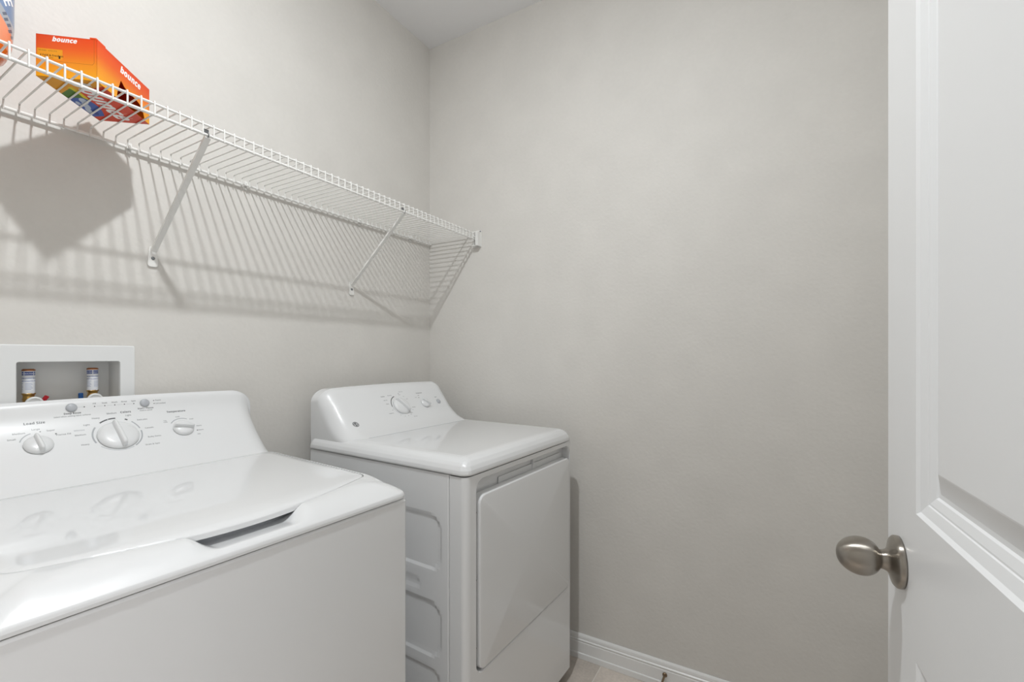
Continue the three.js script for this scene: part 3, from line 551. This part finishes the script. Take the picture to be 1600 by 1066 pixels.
// ---------------------------------------------------------------- dryer sheet carton
{
  const A = [-1.479, .191], B = [-1.412, .28], yaw = Math.atan2(-(0.161 - 0.28), -1.272 + 1.412);       // B to C is local +x
  const t = thing('dryer_sheet_box', 'orange and yellow torn open carton of dryer sheets on the shelf', 'box', [B[0], 1.8622, B[1]], yaw);
  // local: x 0..L along the long side (front face BC at z = 0), z 0..-D depth towards A
  const L = 0.184, D = 0.111, H = 0.0885, k = 0.0006;
  const grad = (g, w, h) => { const q = g.createLinearGradient(0, 0, 0, h); q.addColorStop(0, '#ee4a12'); q.addColorStop(0.3, '#f2621a'); q.addColorStop(0.62, '#f7941c'); q.addColorStop(1, '#fbb016'); g.fillStyle = q; g.fillRect(0, 0, w, h); };
  const logo = (g, x, y, px, rot = 0, sx = 1) => { g.save(); g.translate(x, y); g.rotate(rot); g.scale(sx, 1); g.font = `italic bold ${px}px sans-serif`; g.textAlign = 'center'; g.textBaseline = 'middle'; g.lineJoin = 'round'; g.fillStyle = '#ffffff'; g.strokeStyle = '#ffffff'; g.lineWidth = px * 0.05; g.fillText('bounce', 0, 0); g.strokeText('bounce', 0, 0); g.restore(); };
  const endTex = canvasTex(768, 612, (g, w, h) => {
    grad(g, w, h); logo(g, w * .46, h * .09, h * .145);
    const X = m => m / D * w, Y = m => h - m / H * h;
    g.fillStyle = '#f5a21c'; g.fillRect(X(.002), Y(.059), X(.046), h * .235);
    g.fillStyle = '#5a3208'; g.font = `bold ${h * .06}px sans-serif`; g.textAlign = 'left'; g.fillText('4 Fold & Freshen', X(.007), Y(.0435)); g.font = `${h * .035}px sans-serif`;
    g.fillText('160 sheets', X(.004), Y(.054)); g.fillText('6.4 in x 9 in', X(.022), Y(.054)); g.fillText('dryer sheets', X(.014), Y(.0395)); g.fillStyle = '#3a2206'; g.fillRect(X(.041), Y(.046), X(.003), h * .07);
    g.strokeStyle = '#b4560f'; g.lineWidth = 4; g.beginPath(); g.moveTo(X(.020), Y(.034)); g.lineTo(X(.103), Y(.034)); g.lineTo(X(.106), Y(.038)); g.lineTo(X(.106), Y(H)); g.stroke();
  });
  const longTex = canvasTex(1024, 494, (g, w, h) => { grad(g, w, h); logo(g, w * .60, h * .17, h * .235); });
  const botTex = canvasTex(1024, 618, (g, w, h) => {      // x along L, canvas y: from the BC edge (top) to the AD edge
    g.fillStyle = '#e0401a'; g.fillRect(0, 0, w, h);
    g.fillStyle = '#f0a51a'; g.beginPath(); g.moveTo(0, 0); g.lineTo(w * .10, 0); g.bezierCurveTo(w * .20, h * .3, w * .22, h * .6, w * .42, h); g.lineTo(0, h); g.fill();
    g.fillStyle = '#e8d21e'; g.beginPath(); g.moveTo(w * .18, h * .62); g.quadraticCurveTo(w * .38, h * .55, w * .55, h * .66); g.lineTo(w * .55, h * .74); g.quadraticCurveTo(w * .38, h * .64, w * .2, h * .72); g.fill();
    g.fillStyle = '#4f7f2c'; g.beginPath(); g.moveTo(w * .22, h * .7); g.quadraticCurveTo(w * .4, h * .62, w * .52, h * .75); g.lineTo(w * .52, h); g.lineTo(w * .36, h); g.fill();
    g.fillStyle = '#3d62b4'; g.beginPath(); g.moveTo(w * .42, h * .68); g.bezierCurveTo(w * .55, h * .55, w * .7, h * .62, w * .86, h * .75); g.lineTo(w * .9, h); g.lineTo(w * .45, h); g.fill();
    g.fillStyle = '#c9d4e6'; for (const [x, y, a, b] of [[.5, .76, .07, .07], [.62, .84, .09, .06], [.74, .92, .08, .05], [.57, .93, .05, .04]]) { g.beginPath(); g.ellipse(w * x, h * y, w * a, h * b, .25, 0, 7); g.fill(); }
    g.fillStyle = '#1d3f8f'; g.beginPath(); g.ellipse(w * .78, h * .84, w * .07, h * .05, .3, 0, 7); g.fill();
    logo(g, w * .47, h * .40, h * .42); g.strokeStyle = '#f6c9b0'; g.lineWidth = 5; for (let i = 0; i < 3; i++) { g.beginPath(); g.moveTo(w * (.74 + .06 * i), h * .2); g.lineTo(w * (.77 + .06 * i), h * .34); g.stroke(); }
  });
  const mat = tex => new THREE.MeshPhysicalMaterial({ map: tex, roughness: 0.38, side: THREE.DoubleSide });
  const plain = new THREE.MeshPhysicalMaterial({ color: 0xee5014, roughness: 0.4, side: THREE.DoubleSide });
  const uvScale = (g, w, h, x0 = 0) => { const u = g.attributes.uv, p = g.attributes.position; for (let i = 0; i < u.count; i++) u.setXY(i, (p.getX(i) - x0) / w, p.getY(i) / h); return g; };
  const ext = (sh, w, h) => uvScale(new THREE.ExtrudeGeometry(sh, { depth: k, bevelEnabled: false, curveSegments: 20 }), w, h);
  // long face with the torn dispensing opening
  const sh = new THREE.Shape(); sh.moveTo(0, 0); sh.lineTo(0.062, 0); sh.lineTo(0.066, 0.020); sh.lineTo(0.0765, 0.0475); sh.quadraticCurveTo(0.082, 0.045, 0.088, 0.040); sh.bezierCurveTo(0.102, 0.0345, 0.118, 0.036, 0.1396, 0.032); sh.quadraticCurveTo(0.158, 0.0275, 0.166, 0.0); sh.lineTo(L, 0); sh.lineTo(L, H); sh.lineTo(0, H); sh.closePath();
  mesh('long_panel', ext(sh, L, H).translate(0, 0, -k), mat(longTex), t).userData = { label: 'long face torn open along its lower edge' };
  mesh('long_panel', ext(shapeOf([[0, 0], [L, 0], [L, H], [0, H]]), L, H).translate(0, 0, -D), mat(longTex), t);
  mesh('end_panel', ext(shapeOf([[0, 0], [D, 0], [D, H], [0, H]]), D, H).rotateY(-Math.PI / 2).translate(k, 0, -D), mat(endTex), t);
  mesh('end_panel', ext(shapeOf([[0, 0], [D, 0], [D, H], [0, H]]), D, H).rotateY(-Math.PI / 2).translate(L, 0, -D), mat(endTex), t);
  const bot = ext(shapeOf([[0, 0], [L, 0], [L, D], [0, D]]), L, D).rotateX(-Math.PI / 2);      // y up in canvas = towards -z
  { const u = bot.attributes.uv; for (let i = 0; i < u.count; i++) u.setXY(i, u.getX(i), 1 - u.getY(i)); }
  mesh('bottom_panel', bot.translate(0, 0, 0), mat(botTex), t).userData = { label: 'bottom printed red and blue with large white lettering' };
  const topSh = ext(shapeOf([[0, 0], [L, 0], [L, D], [0, D]]), L, D).rotateX(-Math.PI / 2).translate(0, H - k, 0);
  mesh('top_panel', topSh, plain, t);
  mesh('flap', rbox(0.0005, 0.029, H, H + 0.0045, -0.014, -0.001, 0.0012), plain, t);
}

// ---------------------------------------------------------------- detergent jug, cut by the frame
{
  const t = thing('detergent_jug', 'orange detergent jug with a blue and grey label beside the carton', 'jug', [-1.597, 1.8622, 0.175]);
  const sup = (hx, hz, y, n = 3) => { const o = []; for (let i = 0; i < 64; i++) { const a = i / 64 * 2 * Math.PI, c = Math.cos(a), s = Math.sin(a); o.push([hx * Math.sign(c) * Math.pow(Math.abs(c), 2 / n), y, -hz * Math.sign(s) * Math.pow(Math.abs(s), 2 / n)]); } return o; };
  const pr = [[0.050, 0.035, 0.002], [0.062, 0.044, 0.0], [0.073, 0.052, 0.008], [0.080, 0.057, 0.03], [0.0835, 0.060, 0.07], [0.084, 0.060, 0.16], [0.082, 0.059, 0.2], [0.072, 0.052, 0.232], [0.05, 0.04, 0.252], [0.03, 0.03, 0.262]];
  const tex = canvasTex(1024, 1024, (g, w, h) => {            // u: x across the front, v: height
    g.fillStyle = '#e8722e'; g.fillRect(0, 0, w, h);
    const X = m => (m + .09) / .18 * w, Y = m => h - m / .27 * h;
    const poly = (c, pts) => { g.fillStyle = c; g.beginPath(); pts.forEach(p => g.lineTo(X(p[0]), Y(p[1]))); g.fill(); };
    poly('#f09a76', [[-.09, .04], [.09, .0], [.09, .03], [.03, .12], [-.09, .2]]);
    poly('#d9651c', [[-.09, .0], [.06, .0], [.07, .02], [.02, .05], [-.09, .06]]);
    poly('#7f93b4', [[.09, .035], [.09, .27], [-.09, .27], [.0, .16]]);
    poly('#a9adb4', [[.09, .032], [.09, .055], [.0, .18], [-.09, .25], [-.09, .2], [.02, .13]]);
    g.save(); g.translate(X(.058), Y(.116)); g.rotate(1.02); g.fillStyle = '#ffffff'; g.font = 'bold 120px sans-serif'; g.textAlign = 'center'; g.fillText('CE', 0, 0); g.restore();
    g.save(); g.translate(X(.068), Y(.066)); g.rotate(1.02); g.fillStyle = '#6b7180'; for (let q = -2; q < 3; q++) g.fillRect(q * 38 - 14, -34 + (q & 1) * 8, 20, 40); g.restore();
  });
  mesh('bottle', skin(pr.map(p => sup(...p)), { capA: true, capB: true, uv: p => [(p[0] + .09) / .18, p[1] / .27] }), new THREE.MeshPhysicalMaterial({ map: tex, roughness: 0.25, clearcoat: 0.5 }), t);
  mesh('cap', lathe([[0, 0.262], [0.028, 0.262], [0.028, 0.30], [0.025, 0.304], [0, 0.304]], 32), M.blue, t);
  mesh('spout_ring', lathe([[0.03, 0.256], [0.033, 0.258], [0.033, 0.2625], [0.0285, 0.264]], 32), M.blue, t);
}

scene.traverse(o => { if (o.isMesh) o.castShadow = o.receiveShadow = true; });
renderer.render(scene, camera);
